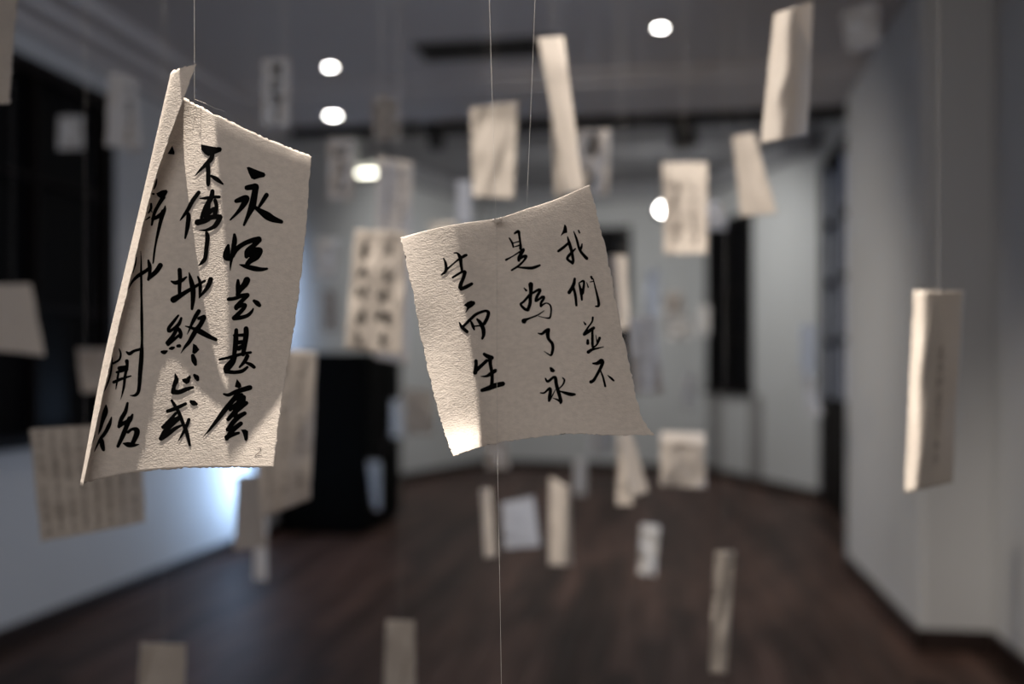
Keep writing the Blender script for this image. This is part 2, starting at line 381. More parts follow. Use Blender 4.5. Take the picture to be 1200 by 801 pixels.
# ------------------------------------------------------------------ calligraphy strokes traced on a 0.1 px grid
def S(txt): return ('S', [tuple(float(v) for v in t.split(',')) for t in txt.split()])
def P(txt): return ('P', [tuple(float(v) for v in t.split(',')) for t in txt.split()])
LEFT = [
 (240,190,[P('490,60 520,55 620,95 700,125 714,150 698,175 640,185 580,205 545,190 515,130'),S('495,300,60 560,290,70 600,285,70 590,340,75 575,430,80 555,520,85 515,610,55 460,735,28'),S('370,455,50 430,435,70 490,420,70 465,480,70 400,570,45 300,675,20'),S('725,385,55 690,440,50 640,520,35'),S('580,520,40 640,565,60 730,625,95 800,665,80 900,698,46')]),
 (230,260,[S('375,275,35 360,350,80 352,410,80 380,430,60'),S('448,150,35 450,220,60 430,330,50 420,400,40 405,480,30 398,570,6'),S('420,400,60 470,320,60 560,255,55 660,215,60 735,200,65'),S('735,210,70 680,270,60 600,340,60 590,405,50'),S('620,370,90 680,345,90 745,335,75 700,400,95 640,450,70 600,490,55'),S('510,500,14 580,520,50 680,545,62 760,555,48 830,548,28')]),
 (230,315,[S('490,135,35 490,200,55 490,290,50'),S('595,130,80 570,180,75 510,250,60 485,300,50'),S('380,355,45 450,345,45 530,315,50 600,303,50'),S('605,310,45 540,370,50 470,440,50 470,460,50'),S('470,455,45 530,425,50 575,425,45 540,480,50 450,570,55'),S('445,575,58 520,570,50 600,545,45 650,500,35 668,465,18'),S('680,375,40 715,400,60 740,425,48')]),
 (230,375,[S('470,115,45 465,200,60 460,300,62 445,400,50'),S('585,100,60 585,170,65 570,280,60 550,400,50'),S('440,178,25 530,175,40 590,170,50'),S('480,262,50 540,255,50'),S('500,330,60 550,300,50'),S('275,460,30 370,440,35 460,415,40 560,390,35 640,378,32'),S('450,430,60 420,490,78 360,560,85 350,600,55'),S('350,600,50 450,610,45 540,595,45 600,550,32'),S('600,420,50 570,480,48 510,550,26'),S('590,500,30 640,520,45 680,550,42')]),
 (220,440,[P('578,38 600,65 625,95 632,130 600,148 553,130 562,90'),S('425,215,25 480,225,42 560,190,50 640,165,60 730,140,62'),S('590,230,80 520,300,60 430,410,60 330,540,45 250,640,26 182,716,5'),S('630,230,60 600,320,70 540,360,50 500,400,40'),S('690,320,48 620,370,60 550,430,60 475,512,46'),S('660,250,50 650,320,60'),S('670,440,48 600,480,60 540,540,60 470,630,50'),S('560,400,60 560,470,60'),S('625,560,52 560,610,60 500,670,58 460,740,46'),S('460,720,60 530,690,48 600,670,32'),P('625,630 680,628 712,650 708,740 690,768 670,755 650,680')]),
 (180,155,[P('555,145 620,155 700,170 785,175 801,195 790,225 720,255 640,280 600,255 560,205'),S('690,260,50 675,310,58 620,370,50 560,430,34 485,512,10'),S('635,370,50 640,450,52 640,600,50 640,618,34'),S('675,512,30 740,550,54 810,605,22')]),
 (180,235,[S('530,-95,46 460,0,50 400,110,45 340,195,28 308,238,6'),S('405,155,46 410,200,54 395,320,48 370,440,22'),S('690,-110,50 680,-50,60 640,30,60 600,110,60 560,200,40'),S('545,-25,16 620,-30,40 700,-40,40 770,-43,36'),S('722,0,46 738,70,48 720,150,60'),S('600,170,70 660,130,60 705,90,40'),S('645,40,50 635,100,60 630,190,60'),S('515,255,74 600,235,66 680,195,60 775,188,60'),S('780,195,60 740,270,60 700,310,50 620,345,34 533,348,8'),S('622,378,40 632,430,54 620,550,50 605,670,50 572,720,44 525,766,6')]),
 (170,305,[S('405,110,50 410,200,50 405,300,45 405,400,40'),S('310,245,22 360,262,50 430,235,45 485,195,22'),S('335,460,78 400,420,62 480,370,50 580,310,40 700,240,30'),S('517,145,14 535,220,48 560,330,64 562,450,54 550,568,32'),S('620,192,22 645,260,40 645,350,38 635,440,14'),S('770,220,58 740,300,54 690,370,38 640,430,18')]),
 (170,360,[S('390,95,24 340,160,38 280,240,42 275,280,32'),S('425,125,28 400,190,44 350,240,40 290,280,36'),S('380,240,46 330,330,46 262,415,48'),S('270,435,40 330,385,36 400,325,34'),S('400,260,45 420,310,44 415,350,38'),S('195,520,30 225,525,52 255,512,26'),S('292,482,28 315,478,44 338,470,28'),S('382,452,36 402,450,44'),S('630,45,50 590,110,50 550,190,38 495,318,6'),S('690,115,60 650,200,56 590,280,60 520,400,48 470,460,34 418,540,4'),S('630,130,40 690,110,50'),S('468,218,12 560,245,38 640,280,66 740,335,58 832,378,40'),P('562,423 600,440 637,495 605,530 580,548 553,530'),S('560,565,46 575,620,64 590,665,40')]),
 (160,430,[S('452,78,14 467,150,58 442,210,48 430,280,52'),S('430,290,58 500,290,58 580,260,52 660,235,32'),P('530,140 585,125 628,90 640,120 620,180 585,200 545,175'),S('680,95,36 705,120,60 715,145,42')]),
 (160,460,[S('412,88,30 450,150,42 500,240,44 550,370,44 590,470,48 626,612,30'),S('365,215,44 450,185,48 575,130,40'),S('640,105,40 670,120,64 703,130,36'),S('460,240,36 400,310,42 310,400,40'),S('312,402,44 420,335,60 500,290,50'),S('500,300,46 420,365,56 335,450,56 290,530,52'),S('288,535,56 370,480,56 450,420,46 520,385,30'),S('615,312,40 590,380,42 540,480,32 486,574,6')]),
 (120,160,[P('820,108 836,150 848,180 845,212 790,208 765,200')]),
 (120,220,[S('640,-110,10 625,-40,26 600,20,12'),S('588,70,22 604,73,24'),P('632,65 700,28 755,22 768,50 740,100 700,135 670,115 645,95'),S('715,110,56 660,200,44 610,300,42 580,435,26'),S('738,215,16 720,280,48 650,340,48 590,365,40'),S('715,280,58 690,370,48 650,540,34 627,650,26 608,770,24 597,870,18 590,890,10'),S('570,190,28 570,240,32 540,295,20'),S('560,240,14 585,290,10'),S('553,345,24 503,380,10')]),
 (120,290,[S('400,110,10 385,200,20 355,300,10'),S('450,40,6 455,150,16 455,300,28 457,400,28 457,500,28 460,640,26 462,800,34 465,1000,32'),S('308,485,6 350,400,28 420,330,44 500,280,44 560,235,40'),S('540,150,26 555,220,48 555,300,40 540,375,32'),S('680,208,62 640,270,58 590,320,52 540,370,32')]),
 (100,390,[S('665,0,32 665,120,30 662,200,46 655,330,54 642,480,50 635,600,44 620,690,42 580,730,32 522,730,8'),S('485,222,22 520,242,44 570,212,34 640,190,34'),S('395,180,12 415,240,24 400,310,26 330,355,28'),S('315,280,8 310,380,22 290,500,24 250,620,18 205,710,6'),S('487,328,46 490,400,34 467,500,34 450,640,28 415,780,4'),S('400,412,50 485,398,44'),S('368,460,26 430,440,42 490,425,36'),S('335,575,38 430,535,32 535,503,18'),S('388,470,28 372,570,24 358,662,8')]),
 (90,460,[S('343,138,12 335,220,64 300,330,48 272,430,32 250,492,6'),S('407,285,14 382,370,46 330,470,46 270,550,36 200,692,6'),S('290,560,56 300,620,58 312,665,40'),S('212,488,6 180,560,22 146,652,12'),S('595,120,28 570,220,48 520,310,50 495,395,42'),S('652,256,26 620,320,56 560,350,46 510,380,46'),S('620,300,56 580,400,56 540,500,56 482,625,38'),S('600,460,36 650,425,36 700,435,66 700,490,66 655,590,50'),S('538,590,10 600,605,62 660,612,48 732,603,8')]),
]
TWO = (270,490,[S('318,346,5 350,345,8 362,370,8 340,400,7 292,440,8 375,432,7')])
RIGHT = [
 (620,250,[P('415,128 432,135 446,165 450,225 410,235 370,268 388,225 402,190'),S('453,272,14 475,350,38 500,440,38 520,550,34 510,585,28'),S('345,440,30 400,400,34 470,340,30'),S('545,412,18 480,480,36 450,530,32 505,575,34'),S('525,205,12 560,300,28 600,430,32 678,525,40'),S('625,350,12 615,400,28 600,440,20'),S('582,198,18 595,225,20')]),
 (630,310,[S('437,165,30 422,240,42 372,325,44'),S('425,280,34 445,360,34 457,475,30'),S('490,230,22 510,310,36 522,410,26'),S('485,215,14 540,190,28 545,240,28 528,330,42'),S('578,205,8 596,262,18'),S('632,142,28 643,165,24'),S('655,160,12 675,250,18 705,370,28 720,475,34 680,487,14'),S('615,202,12 650,195,14')]),
 (640,365,[S('440,115,10 462,147,26'),S('550,68,26 540,120,22 490,190,22 450,260,36'),S('450,265,38 510,225,42 560,190,38'),S('545,210,28 545,300,32 547,400,32 560,435,20'),S('490,338,34 490,372,38'),S('585,270,6 602,370,20'),S('630,308,34 600,380,24 570,410,22'),S('497,473,42 540,445,34 600,430,22 678,411,10')]),
 (640,400,[S('548,256,18 600,255,42 650,225,52 662,250,46 640,310,38 600,385,34 560,452,38 527,472,42'),S('640,340,16 670,420,24 695,522,26'),S('722,393,10 765,430,28 795,458,20')]),
 (560,255,[S('432,182,26 475,162,38 488,230,28 500,310,28 500,360,38'),S('368,238,18 400,290,26 415,345,18'),S('415,295,12 490,275,18'),S('420,342,10 490,322,22'),S('330,492,28 400,455,16 480,405,22 535,372,34 515,410,42 480,465,38 480,500,34'),S('480,490,30 530,455,36 565,452,38 540,500,26 480,560,28 395,615,22'),S('470,580,16 560,587,32 640,587,38 725,557,28')]),
 (580,320,[S('338,170,12 367,202,26'),S('420,132,60 422,200,46 415,280,42 410,360,42 385,430,42'),S('405,255,34 340,330,30 302,365,30 350,420,36 385,430,36'),S('430,240,26 515,192,34 530,205,34 490,280,38 480,322,36'),S('490,325,26 560,275,32 575,290,32 540,350,32 540,385,32'),S('545,380,26 600,350,16 645,370,20 660,420,22 652,500,22 635,525,22 580,520,12 510,503,10'),S('580,437,8 500,490,18 400,530,24 355,548,44 340,560,62 345,572,40')]),
 (590,370,[S('408,203,16 450,210,32 490,178,38 530,158,36 518,210,48 530,270,38 570,320,38 580,380,36 567,440,32 555,462,22 520,443,16 470,410,3')]),
 (600,410,[P('438,200 462,198 485,215 508,240 488,262 455,256 443,230'),S('393,333,20 420,368,32 490,315,32 510,330,42 520,400,42 540,470,46 560,540,42 575,600,42 570,620,28'),S('570,605,32 530,580,22 475,560,5'),S('335,500,16 380,500,22 440,447,32 450,480,40 440,550,42 435,592,32'),S('440,590,26 480,520,16 510,460,8'),S('595,325,16 615,350,24 600,400,22 560,445,16'),S('565,480,14 620,500,36 690,518,44 735,518,30')]),
 (480,280,[S('395,225,14 418,280,32 425,350,38 410,390,32 370,420,20'),S('440,350,28 510,290,20 570,240,26 640,197,38 662,188,34'),S('518,163,14 555,165,24 590,215,46 600,290,38 612,370,32'),S('503,450,26 560,415,28 610,385,28 640,385,46'),S('645,390,46 630,450,42 600,520,46 590,565,50'),S('600,588,40 660,560,46 725,525,38')]),
 (500,335,[P('430,225 480,185 520,172 560,180 568,210 530,245 490,270 445,330 458,285 470,250'),S('380,428,16 410,480,38 470,535,42'),S('430,470,32 500,400,36 580,330,36 680,293,32 720,310,42 710,370,42 672,440,42'),S('590,390,28 625,430,46 660,500,50 665,570,42 650,615,28'),S('520,420,26 540,470,38 555,510,22'),S('550,470,16 630,465,20')]),
 (510,395,[S('475,278,42 475,340,42 465,415,52'),S('465,400,46 530,340,42 600,275,42'),S('572,197,38 610,222,52 660,240,54'),S('640,240,54 645,320,42 660,400,42 665,480,42 660,560,46'),S('530,458,10 600,455,32 650,425,46 705,390,46'),S('545,622,42 620,597,56 700,567,62 790,545,56')]),
]
def catmull(pts, step):
    """resample a list of tuples by centripetal-like Catmull-Rom"""
    if len(pts) < 3:
        a, b = pts[0], pts[-1]; L = math.dist(a[:2], b[:2]); n = max(2, int(L/step))
        return [tuple(x + (y-x)*k/n for x, y in zip(a, b)) for k in range(n+1)]
    out = []; q = [pts[0]] + list(pts) + [pts[-1]]
    for i in range(1, len(q)-2):
        p0, p1, p2, p3 = q[i-1:i+3]; n = max(2, int(math.dist(p1[:2], p2[:2])/step))
        for k in range(n):
            t = k/n
            out.append(tuple(.5*((2*b) + (c-a)*t + (2*a-5*b+4*c-d)*t*t + (-a+3*b-3*c+d)*t**3) for a, b, c, d in zip(p0, p1, p2, p3)))
    out.append(pts[-1]); return out
def glyph_polys(strokes, step=10, disc=10):
    """flat polygons (in stroke units) that make up a glyph"""
    res = []
    for kind, pts in strokes:
        if kind == 'P': res.append([(p[0], p[1]) for p in pts]); continue
        c = catmull(pts, step); L = []; Rr = []
        for i, p in enumerate(c):
            a = c[max(i-1, 0)]; b = c[min(i+1, len(c)-1)]; dx, dy = b[0]-a[0], b[1]-a[1]; l = math.hypot(dx, dy) or 1
            w = max(p[2], 2)/2; L.append((p[0]-dy/l*w, p[1]+dx/l*w)); Rr.append((p[0]+dy/l*w, p[1]-dx/l*w))
        for i in range(len(c)-1): res.append([L[i], L[i+1], Rr[i+1], Rr[i]])
        for p in pts:
            if p[2] > 12:
                res.append([(p[0]+math.cos(2*math.pi*k/disc)*p[2]/2, p[1]+math.sin(2*math.pi*k/disc)*p[2]/2) for k in range(disc)])
    return res

# ------------------------------------------------------------------ sheets
def cr1(p0, p1, p2, p3, t): return .5*((2*p1) + (p2-p0)*t + (2*p0-5*p1+4*p2-p3)*t*t + (-p0+3*p1-3*p2+p3)*t**3)
def crline(pts, s):
    n = len(pts)-1; x = min(max(s, 0), 1)*n; i = min(int(x), n-1); t = x-i
    g = lambda k: pts[k] if 0 <= k <= n else (2*pts[0]-pts[1] if k < 0 else 2*pts[n]-pts[n-1])
    return cr1(g(i-1), g(i), g(i+1), g(i+2), t)
def grid_sheet(name, ctrl, nu, nv, material, parent, jag=0.0, wrinkle=0.0, seed=1, noise_f=None):
    """ctrl: rows of world points; returns the object and its vertex grid"""
    rnd = random.Random(seed)
    ph = [rnd.uniform(0, 6.28) for _ in range(12)]
    G = []
    for j in range(nv+1):
        t = j/nv; row = []
        cols = [crline([r[k] for r in ctrl], t) for k in range(len(ctrl[0]))]
        for i in range(nu+1): row.append(crline(cols, i/nu))
        G.append(row)
    if wrinkle:
        for j in range(nv+1):
            for i in range(nu+1):
                u, v = i/nu, j/nv
                G[j][i] = G[j][i] + FWD * wrinkle*(math.sin(9*u+5*v+ph[0])+.7*math.sin(4*u-11*v+ph[1])+.5*math.sin(17*u+13*v+ph[2]))/2
    if jag:
        c = (G[0][0]+G[0][-1]+G[-1][0]+G[-1][-1])/4
        def jit(j, i, inner):
            p = G[j][i]; q = G[inner[0]][inner[1]]; a = rnd.random()**2
            G[j][i] = p + (q-p).normalized()*jag*(a*1.3 + .5*math.sin((i+j)*.55+ph[3]) * rnd.random())
        for i in range(nu+1): jit(0, i, (1, i)); jit(nv, i, (nv-1, i))
        for j in range(1, nv): jit(j, 0, (j, 1)); jit(j, nu, (j, nu-1))
    V = [p for r in G for p in r]; W = nu+1
    Fc = [(j*W+i, (j+1)*W+i, (j+1)*W+i+1, j*W+i+1) for j in range(nv) for i in range(nu)]
    o = mesh_obj(name, [p - parent.location for p in V], Fc, material, parent, True)
    md = o.modifiers.new('thickness', 'SOLIDIFY'); md.thickness = .0005; md.offset = 0
    return o, G
def bvh_of(G, i0=0):
    V = []; nv = len(G); W = len(G[0]) - i0
    for r in G: V += r[i0:]
    Fc = [(j*W+i, (j+1)*W+i, (j+1)*W+i+1, j*W+i+1) for j in range(nv-1) for i in range(W-1)]
    return BVHTree.FromPolygons([tuple(v) for v in V], Fc)
def ink_on(bvh, glyph, parent, material, name='ink_character', scale=.1, lift=.0007):
    ox, oy, strokes = glyph; bm = bmesh.new()
    for poly in glyph_polys(strokes, 9, 12):
        vs_ = []
        for X, Y in poly:
            q = at(ox + X*scale, oy + Y*scale, 1.0); d = (q - EYE).normalized()
            h = bvh.ray_cast(EYE, d, 10)
            if h[0] is None: continue
            n = h[1] if h[1].dot(d) < 0 else -h[1]
            vs_.append(bm.verts.new(h[0] + n*lift - parent.location))
        if len(vs_) > 2:
            try: bm.faces.new(vs_)
            except ValueError: pass
    bmesh.ops.triangulate(bm, faces=bm.faces[:])
    return link_bm(name, bm, material, parent)

GROUP = 'hanging calligraphy sheets'
# ---- left front sheet, its left side rolled forward into a bright flap
def rowpts(l): return [at(x, y, d) for x, y, d in l]
r1 = empty('hanging_sheet', at(228, 116, .99))
tag(r1, 'large sharp sheet at left with three columns of bold brush writing and curled left edge', 'paper sheet', GROUP)
c1 = [rowpts(r) for r in [
 [(231,75,.951),(203,83,.958),(202,97,.975),(214,112,.986),(243,128,.992),(300,156,1.0),(338,172,1.0),(365,182,.992)],
 [(182,211,.965),(171,214,.970),(173,221,.979),(184,226,.986),(222,237,.990),(285,256,1.0),(328,268,1.0),(358,278,.992)],
 [(153,328,.967),(143.5,328,.971),(146,334,.978),(158,337,.983),(200,346,.988),(265,358,.998),(312,365,1.0),(347,370,.990)],
 [(126,438,.964),(118,440,.967),(120,446,.974),(131,448,.979),(175,453,.985),(240,457,.995),(292,459,.998),(332,461,.988)],
 [(97,570,.955),(94,568,.956),(96,567,.962),(108,564,.972),(155,554,.984),(218,549,.992),(272,548,.995),(321,548,.984)]]]
s1, G1 = grid_sheet('paper', c1, 140, 120, M['paper'], r1, jag=.0011, wrinkle=.0012, seed=5)
b1 = bvh_of(G1, 42)
for g in LEFT: ink_on(b1, g, r1, M['ink'])
tag(ink_on(b1, TWO, r1, M['pencil'], 'pencil_mark'), 'small pencilled figure 2 in the lower right corner')
def on(bvh, px, py, lift=.0012):
    q = at(px, py, 1.0); d = (q-EYE).normalized(); h = bvh.ray_cast(EYE, d, 10)
    return (h[0] if h[0] else q) - d*lift
def thread(parent, pts, r=.00016, name='thread'):
    o = tube(name, [Vector(p) - parent.location for p in pts], r, M['thread'], parent, 5); return o
up = lambda p, x=0, z=ZC: Vector((p.x + x, p.y, z))
k1 = at(228, 116, .985)
thread(r1, [up(k1, -.003), k1], .00020)
thread(r1, [k1, on(b1, 227, 130), on(b1, 225, 145)], .00014, 'thread_end')
thread(r1, [k1, on(b1, 232, 140), on(b1, 236, 166)], .00014, 'thread_end')
thread(r1, [k1, at(240, 121, .98), at(252, 127, .98), at(263, 130, .98)], .00014, 'thread_end')
# ---- right front sheet
r2 = empty('hanging_sheet', at(582, 260, 1.03))
tag(r2, 'tilted sharp sheet right of centre with eleven brush characters, bright along its left side', 'paper sheet', GROUP)
c2 = [rowpts(r) for r in [
 [(469,281,1.0133),(499,273,1.0193),(543,264,1.0283),(582,258,1.0343),(618,247,1.0343),(655,235,1.0243),(692,219,1.0043)],
 [(470,284,1.012),(500,276,1.018),(544,267,1.027),(583,262,1.033),(619,251,1.033),(656,239,1.023),(693,223,1.003)],
 [(484,346,1.010),(513,338,1.018),(553,330,1.032),(592,326,1.04),(631,318,1.04),(671,308,1.03),(711,294,1.01)],
 [(495,406,1.010),(525,398,1.018),(565,391,1.032),(604,388,1.04),(644,382,1.04),(684,374,1.03),(724,362,1.01)],
 [(509,466,1.004),(539,458,1.014),(577,452,1.032),(616,448,1.04),(657,444,1.038),(698,438,1.026),(739,430,1.01)],
 [(520,506,.998),(548,500,1.008),(582,496,1.028),(624,492,1.036),(664,488,1.034),(708,484,1.022),(752,486,1.004)],
 [(531,535,.980),(554,527,.990),(584,519,1.018),(624,513,1.03),(664,509,1.028),(712,510,1.016),(768,510,.995)]]]
s2, G2 = grid_sheet('paper', c2, 120, 120, M['paper'], r2, jag=.0012, wrinkle=.0010, seed=9)
b2 = bvh_of(G2)
for g in RIGHT: ink_on(b2, g, r2, M['ink'])
k2 = at(581, 257, 1.028)
thread(r2, [at(573, -250, 1.035), at(573.5, 0, 1.03), at(577, 120, 1.028), k2], .00020)
thread(r2, [k2] + [on(b2, 582 + .6*(y-275)/270, y, .002) for y in range(275, 521, 20)] + [at(583, 540, 1.005), at(586, 700, 1.0), at(588, 830, 1.0)], .00018)
k3 = at(617, 246, 1.028)
thread(r2, [at(630, -250, 1.035), at(627, 0, 1.03), at(622, 130, 1.028), k3], .00014)
thread(r2, [k3, on(b2, 617, 262), on(b2, 618, 279)], .00014, 'thread_end')
bm = bmesh.new(); bmesh.ops.create_icosphere(bm, subdivisions=2, radius=.0028)
for v in bm.verts: v.co = v.co * (1 + .3*math.sin(v.co.x*2000+v.co.z*1500)); v.co.x *= 1.8; v.co += at(583, 259, 1.022) - r2.location
link_bm('paper_tuft', bm, M['paper'], r2, True)

# ---- two unseen sheets added above the view, shaped to shade the front sheets
def shade_sheet(label, G, quad, t):
    """quad: four (u, v) corners on the lower sheet's own surface; the upper one hangs on the way to the lamp"""
    L = Vector(KEY); nv = len(G)-1; nu = len(G[0])-1
    def surf(u, v):
        a, b = min(max(u, 0), 1), min(max(v, 0), 1)
        x, y = a*nu, b*nv; i, j = min(int(x), nu-1), min(int(y), nv-1); f, g = x-i, y-j
        p = (G[j][i]*(1-f)+G[j][i+1]*f)*(1-g) + (G[j+1][i]*(1-f)+G[j+1][i+1]*f)*g
        return p + (u-a)*(G[j][nu]-G[j][nu-6])*nu/6 + (v-b)*(G[nv][i]-G[nv-12][i])*nv/12
    rows = []
    for k in range(7):
        v_ = k/6; r = []
        for i in range(7):
            u_ = i/6
            u = (quad[0][0]*(1-u_)+quad[1][0]*u_)*(1-v_) + (quad[3][0]*(1-u_)+quad[2][0]*u_)*v_
            v = (quad[0][1]*(1-u_)+quad[1][1]*u_)*(1-v_) + (quad[3][1]*(1-u_)+quad[2][1]*u_)*v_
            r.append(L + (surf(u, v)-L)*t)
        rows.append(r)
    root = empty('hanging_sheet', rows[0][3]); tag(root, label, 'paper sheet', GROUP)
    o, G_ = grid_sheet('paper', rows, 24, 30, M['paper'], root, jag=.0004, seed=int(t*100))
    thread(root, [up(G_[0][12]), G_[0][12]], .00018)
shade_sheet('paper sheet out of view directly above the tilted right front sheet', G2, [(.30, .190), (1.06, .190), (1.1, 1.12), (.21, 1.12)], .75)
shade_sheet('paper sheet out of view directly above the large left front sheet', G1, [(.60, .015), (1.08, .02), (1.03, .72), (.84, .98)], .75)

# ---- glyph bank for the blurred writing
BANK = []
for g in RIGHT + LEFT[:11]:
    polys = glyph_polys(g[2], 45, 6); xs = [p[0] for q in polys for p in q]; ys = [p[1] for q in polys for p in q]
    m = max(max(xs)-min(xs), max(ys)-min(ys)); cx, cy = (max(xs)+min(xs))/2, (max(ys)+min(ys))/2
    BANK.append([[((x-cx)/m, (y-cy)/m) for x, y in q] for q in polys])
def sheet(label, quad, d, yaw=0, bow=0, lean=0, top=0, bot=0, wr=.0012, m='paper', text=None, ink='ink', seed=None, side=0, jag=.001, res=None, thr=True):
    """quad: TL TR BR BL pixels at depth d. yaw: right edge further; bow: belly away from camera;
       top/bot: curl of the upper / lower edge towards the camera (m); side: curl of the left edge"""
    global SEED
    SEED += 1; rnd = random.Random(seed or SEED)
    TL, TR, BR, BL = quad
    NU, NV = 5, 7; ctrl = []
    for j in range(NV):
        v = j/(NV-1); row = []
        vv = v
        for i in range(NU):
            u = i/(NU-1)
            x = (TL[0]*(1-u)+TR[0]*u)*(1-vv) + (BL[0]*(1-u)+BR[0]*u)*vv
            y = (TL[1]*(1-u)+TR[1]*u)*(1-vv) + (BL[1]*(1-u)+BR[1]*u)*vv
            dd = d + yaw*(u-.5) + bow*(1-(2*u-1)**2) + lean*(v-.5) + rnd.uniform(-.002, .002)*d
            if j == 0: dd -= top
            if j == NV-1: dd -= bot
            if i == 0: dd -= side
            row.append(at(x, y, dd))
        ctrl.append(row)
    topc = at((TL[0]+TR[0])/2, (TL[1]+TR[1])/2, d)
    root = empty('hanging_sheet', topc); tag(root, label, 'paper sheet', GROUP)
    nu, nv = (res or (26, 36))
    o, G = grid_sheet('paper', ctrl, nu, nv, M[m], root, jag=jag, wrinkle=wr*d, seed=SEED)
    if thr:
        a = G[0][nu//2]; thread(root, [up(a), a + Vector((0, 0, .0)), G[2][nu//2] - FWD*.002], .00018)
    if text:
        cols, rows, size, (u0, u1, v0, v1) = text
        Wd = (G[nv//2][nu]-G[nv//2][0]).length; Hd = (G[nv][nu//2]-G[0][nu//2]).length
        bm = bmesh.new()
        def pos(u, v):
            u = min(max(u, .01), .99); v = min(max(v, .01), .99)
            x = u*nu; y = v*nv; i = min(int(x), nu-1); j = min(int(y), nv-1); a, b = x-i, y-j
            p = (G[j][i]*(1-a)+G[j][i+1]*a)*(1-b) + (G[j+1][i]*(1-a)+G[j+1][i+1]*a)*b
            e1 = G[j][i+1]-G[j][i]; e2 = G[j+1][i]-G[j][i]; n = e1.cross(e2).normalized()
            if n.dot(p-EYE) > 0: n = -n
            return p + n*.0022
        for c in range(cols):
            for r_ in range(rows):
                if rnd.random() < .06: continue
                g = BANK[rnd.randrange(len(BANK))]
                uc = u0+(u1-u0)*((c+.5)/cols); vc = v0+(v1-v0)*((r_+.5)/rows)+rnd.uniform(-.008, .008)
                s = size*rnd.uniform(.85, 1.15)
                for q in g:
                    try: bm.faces.new([bm.verts.new(pos(uc+x*s/Wd, vc+y*s/Hd)-root.location) for x, y in q])
                    except ValueError: pass
        tag(link_bm('ink_writing', bm, M[ink], root), kind='stuff')
    return root
SEED = 100
Q = lambda x0, y0, x1, y1, sk=0, sk2=0: [(x0, y0), (x1, y0+sk2), (x1+sk, y1+sk2), (x0+sk, y1)]
sheet('grey sheet cut off by the top left corner with a ragged right edge', [(-60,-60),(25,-60),(12,122),(-62,128)], 1.35, yaw=.08, m='paper3', jag=.002, res=(30, 60))
sheet('small pale square sheet hanging before the dark window at left', Q(68,136,97,175), 5.5, m='paper_far')
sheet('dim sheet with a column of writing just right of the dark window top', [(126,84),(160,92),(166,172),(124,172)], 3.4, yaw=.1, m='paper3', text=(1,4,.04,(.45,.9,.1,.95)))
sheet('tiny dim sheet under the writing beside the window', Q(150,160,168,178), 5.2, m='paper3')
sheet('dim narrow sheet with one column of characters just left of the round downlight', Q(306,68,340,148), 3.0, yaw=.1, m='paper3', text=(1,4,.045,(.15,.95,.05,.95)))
sheet('pale grey blank sheet at the far left edge before the dark window', [(-8,333),(36,332),(53,417),(-8,410)], 2.9, yaw=-.12, m='paper2', bot=.01)
sheet('pale grey blank sheet hidden behind the curled edge of the left front sheet', [(89,408),(128,408),(128,458),(96,460)], 3.4, m='paper2')
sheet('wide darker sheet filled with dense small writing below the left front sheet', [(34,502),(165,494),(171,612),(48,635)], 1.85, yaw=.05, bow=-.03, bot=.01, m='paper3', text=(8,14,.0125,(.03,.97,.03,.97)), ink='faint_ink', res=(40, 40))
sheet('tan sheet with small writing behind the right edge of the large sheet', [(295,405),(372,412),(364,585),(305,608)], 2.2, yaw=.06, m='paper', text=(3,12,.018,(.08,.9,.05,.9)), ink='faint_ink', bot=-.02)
sheet('narrow hanging strip beneath the left front sheet with a darker fold', [(278,558),(306,556),(311,640),(274,645)], 2.6, yaw=-.15, m='paper2')
sheet('thin pale strip hanging lowest beside the folded strip', [(297,598),(313,598),(313,681),(297,679)], 3.4, yaw=.05, m='paper2')
sheet('dim sheet with a column of three blurred characters left of the strip lamp', Q(385,162,415,234,-1), 3.3, yaw=.05, m='paper', text=(1,3,.05,(.2,.9,.05,.95)))
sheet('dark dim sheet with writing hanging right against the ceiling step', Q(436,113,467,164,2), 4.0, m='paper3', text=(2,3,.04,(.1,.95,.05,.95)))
sheet('long sheet with faint writing reaching up behind the sheet of two character columns', [(442,184),(484,190),(479,428),(438,420)], 2.9, yaw=.1, m='paper', text=(2,9,.03,(.1,.9,.03,.7)), ink='faint_ink')
sheet('tan sheet with two columns of bold blurred characters above the black cabinet', [(416,268),(478,272),(472,417),(404,408)], 2.45, yaw=.04, m='paper', text=(2,5,.040,(.02,.86,.08,.98)))
sheet('small bright blank sheet to the left of the two column sheet', Q(371,279,397,326,-2), 4.5, top=-.02, m='paper_far')
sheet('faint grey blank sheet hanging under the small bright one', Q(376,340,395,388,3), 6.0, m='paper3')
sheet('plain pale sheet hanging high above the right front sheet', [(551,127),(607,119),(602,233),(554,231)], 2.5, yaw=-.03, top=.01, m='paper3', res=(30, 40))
sheet('narrow pale strip at the lower left of the plain high sheet', Q(535,211,552,262), 3.4, yaw=.1, m='paper2')
sheet('tall bright twisted strip rising behind the top of the right front sheet', [(630,44),(661,42),(684,224),(664,226)], 2.0, yaw=-.16, bow=-.03, top=-.05, m='paper2', res=(30, 60))
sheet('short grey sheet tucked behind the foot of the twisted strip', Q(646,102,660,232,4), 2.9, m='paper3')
sheet('pale sheet with one column of three characters right of the twisted strip', Q(676,152,716,229,-3), 3.0, yaw=.06, m='paper', text=(1,3,.06,(.1,.75,.08,.95)))
sheet('pale sheet with a bright rolled top edge beside the lit round spotlight', [(776,190),(829,190),(829,297),(778,298)], 2.6, yaw=-.05, bow=.02, top=-.045, bot=.03, m='paper', text=(2,5,.03,(.1,.9,.2,.9)), ink='faint_ink', res=(30, 40))
sheet('pale short strip peeking out at the right of the rolled top sheet', [(822,230),(846,238),(850,256),(822,268)], 4.2, m='paper2')
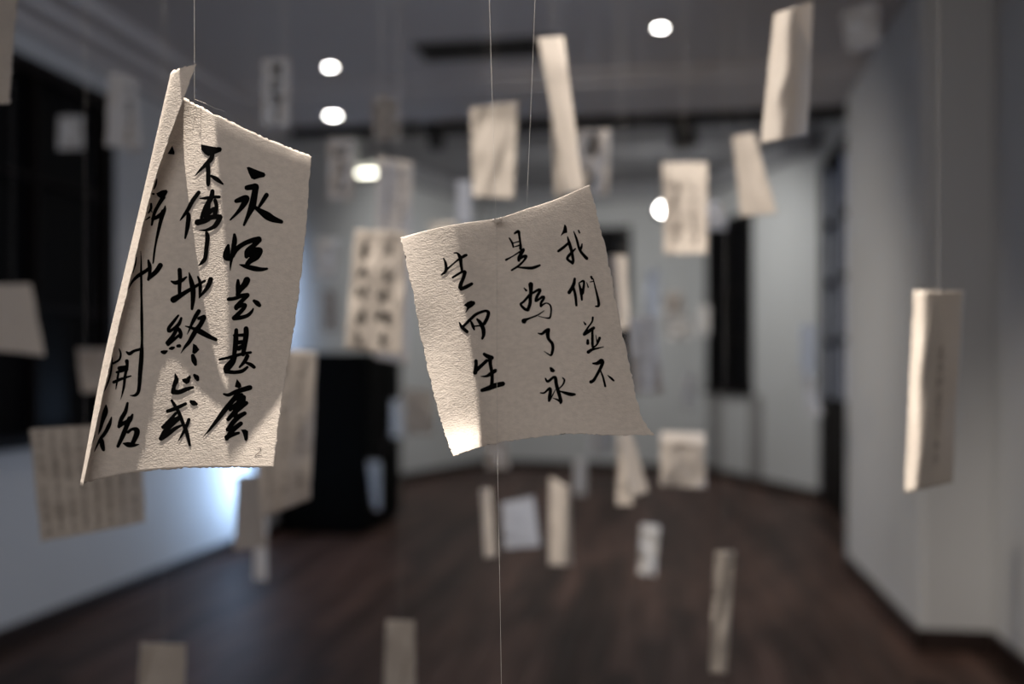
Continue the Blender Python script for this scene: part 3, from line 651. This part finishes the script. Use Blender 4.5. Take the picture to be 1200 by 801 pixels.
sheet('small bright strip below the short one near the bay window top', Q(826,254,850,269), 5.0, top=-.06, m='paper2')
sheet('blank tilted sheet hanging left of and below the large curled sheet', [(858,160),(884,155),(911,250),(868,254)], 2.35, yaw=-.12, bow=-.03, m='paper', res=(30, 40))
sheet('large pale sheet curled like a half tube near the top right', [(907,16),(953,1),(946,158),(891,168)], 1.75, yaw=.03, bow=-.05, wr=.0003, top=.0, m='paper2', res=(36, 50))
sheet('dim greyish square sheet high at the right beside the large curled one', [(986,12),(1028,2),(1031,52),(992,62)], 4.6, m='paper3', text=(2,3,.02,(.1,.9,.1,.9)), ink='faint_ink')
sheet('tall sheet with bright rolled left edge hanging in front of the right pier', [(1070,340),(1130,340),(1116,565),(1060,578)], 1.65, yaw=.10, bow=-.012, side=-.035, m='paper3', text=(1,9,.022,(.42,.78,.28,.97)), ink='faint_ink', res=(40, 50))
sheet('small white sheet far off between the bay window and the right pier', Q(938,380,957,441), 5.5, m='paper_far')
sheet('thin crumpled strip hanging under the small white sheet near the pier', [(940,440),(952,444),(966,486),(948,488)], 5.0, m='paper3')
sheet('bright cream strip right of the right front sheet before the dark far window', [(712,299),(734,299),(738,384),(722,388)], 2.7, yaw=-.12, m='paper2')
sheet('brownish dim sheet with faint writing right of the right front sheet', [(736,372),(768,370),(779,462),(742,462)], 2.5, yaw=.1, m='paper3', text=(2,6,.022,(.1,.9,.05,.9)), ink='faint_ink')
sheet('narrow white strip far back between the front sheet and the bay', Q(758,315,773,372,-2), 5.5, m='paper_far')
sheet('pale blurred sheet far back beside the narrow white strip, upper one', Q(778,343,800,368,2), 7.0, m='paper2')
sheet('pale slanting sheet far back under the upper pale blurred one', [(776,366),(812,376),(810,398),(782,396)], 7.5, m='paper_far')
sheet('small pale strip far back above the bright topped square sheet', Q(801,437,815,478,-1), 6.5, m='paper_far')
sheet('thin bluish bright strip at the left edge of the bay window', Q(817,358,831,392), 8.0, yaw=-.6, m='paper_far')  # added sheet in place of a bluish gleam by the window
sheet('square pale sheet with a bright curled top edge low in front of the bay wall', [(774,505),(826,507),(827,572),(774,569)], 2.9, yaw=.03, top=-.055, m='paper2', res=(30, 40))
sheet('bright cream strip folded in a wedge just below the right front sheet corner', [(726,506),(740,506),(760,576),(738,584)], 2.6, yaw=-.2, m='paper2')
sheet('tan narrow strip paired behind the wedge-shaped cream strip', [(724,506),(736,506),(742,592),(722,592)], 2.8, m='paper')
sheet('small white sheet peeking below the left half of the right front sheet', Q(567,500,594,549,2), 3.8, m='paper2')
sheet('bluish white sheet peeking below the right half of the right front sheet', Q(690,500,718,530), 6.0, yaw=-.5, m='paper_far')
sheet('slim cream strip hanging nearest the long thread over the floor', [(563,572),(575,572),(581,652),(568,654)], 2.7, yaw=-.15, m='paper2')
sheet('pale quadrangular sheet just right of the long thread, bluish at its right side', [(588,589),(625,581),(633,640),(591,643)], 3.3, yaw=.2, m='paper2')
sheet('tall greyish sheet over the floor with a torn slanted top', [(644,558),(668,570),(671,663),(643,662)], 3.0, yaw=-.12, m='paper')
sheet('narrow bluish strip hanging beside the tall greyish sheet with torn top', Q(673,536,687,580), 6.5, yaw=-.4, m='paper_far')
sheet('short white strip hanging alone over the middle of the floor', [(751,613),(773,616),(768,675),(748,672)], 3.8, m='paper_far')
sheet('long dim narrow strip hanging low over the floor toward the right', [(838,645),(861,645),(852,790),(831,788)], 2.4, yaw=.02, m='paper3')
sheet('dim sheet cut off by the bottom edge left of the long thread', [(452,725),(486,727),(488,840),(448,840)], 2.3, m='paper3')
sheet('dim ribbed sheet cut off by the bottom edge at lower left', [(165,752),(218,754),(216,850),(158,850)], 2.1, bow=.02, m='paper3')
sheet('pale bluish strip far back beside the black cabinet, left one', Q(459,468,470,512), 8.0, yaw=-.5, m='paper_far')
sheet('pale square sheet far back between the cabinet and the right front sheet', Q(473,456,508,508,2), 7.0, yaw=-.2, m='paper2')
sheet('narrow blue-lit strip hanging in front of the black cabinet', [(431,540),(446,540),(446,597),(438,597)], 7.2, yaw=-.7, m='paper_far')  # added sheet in place of a blue reflection on the cabinet
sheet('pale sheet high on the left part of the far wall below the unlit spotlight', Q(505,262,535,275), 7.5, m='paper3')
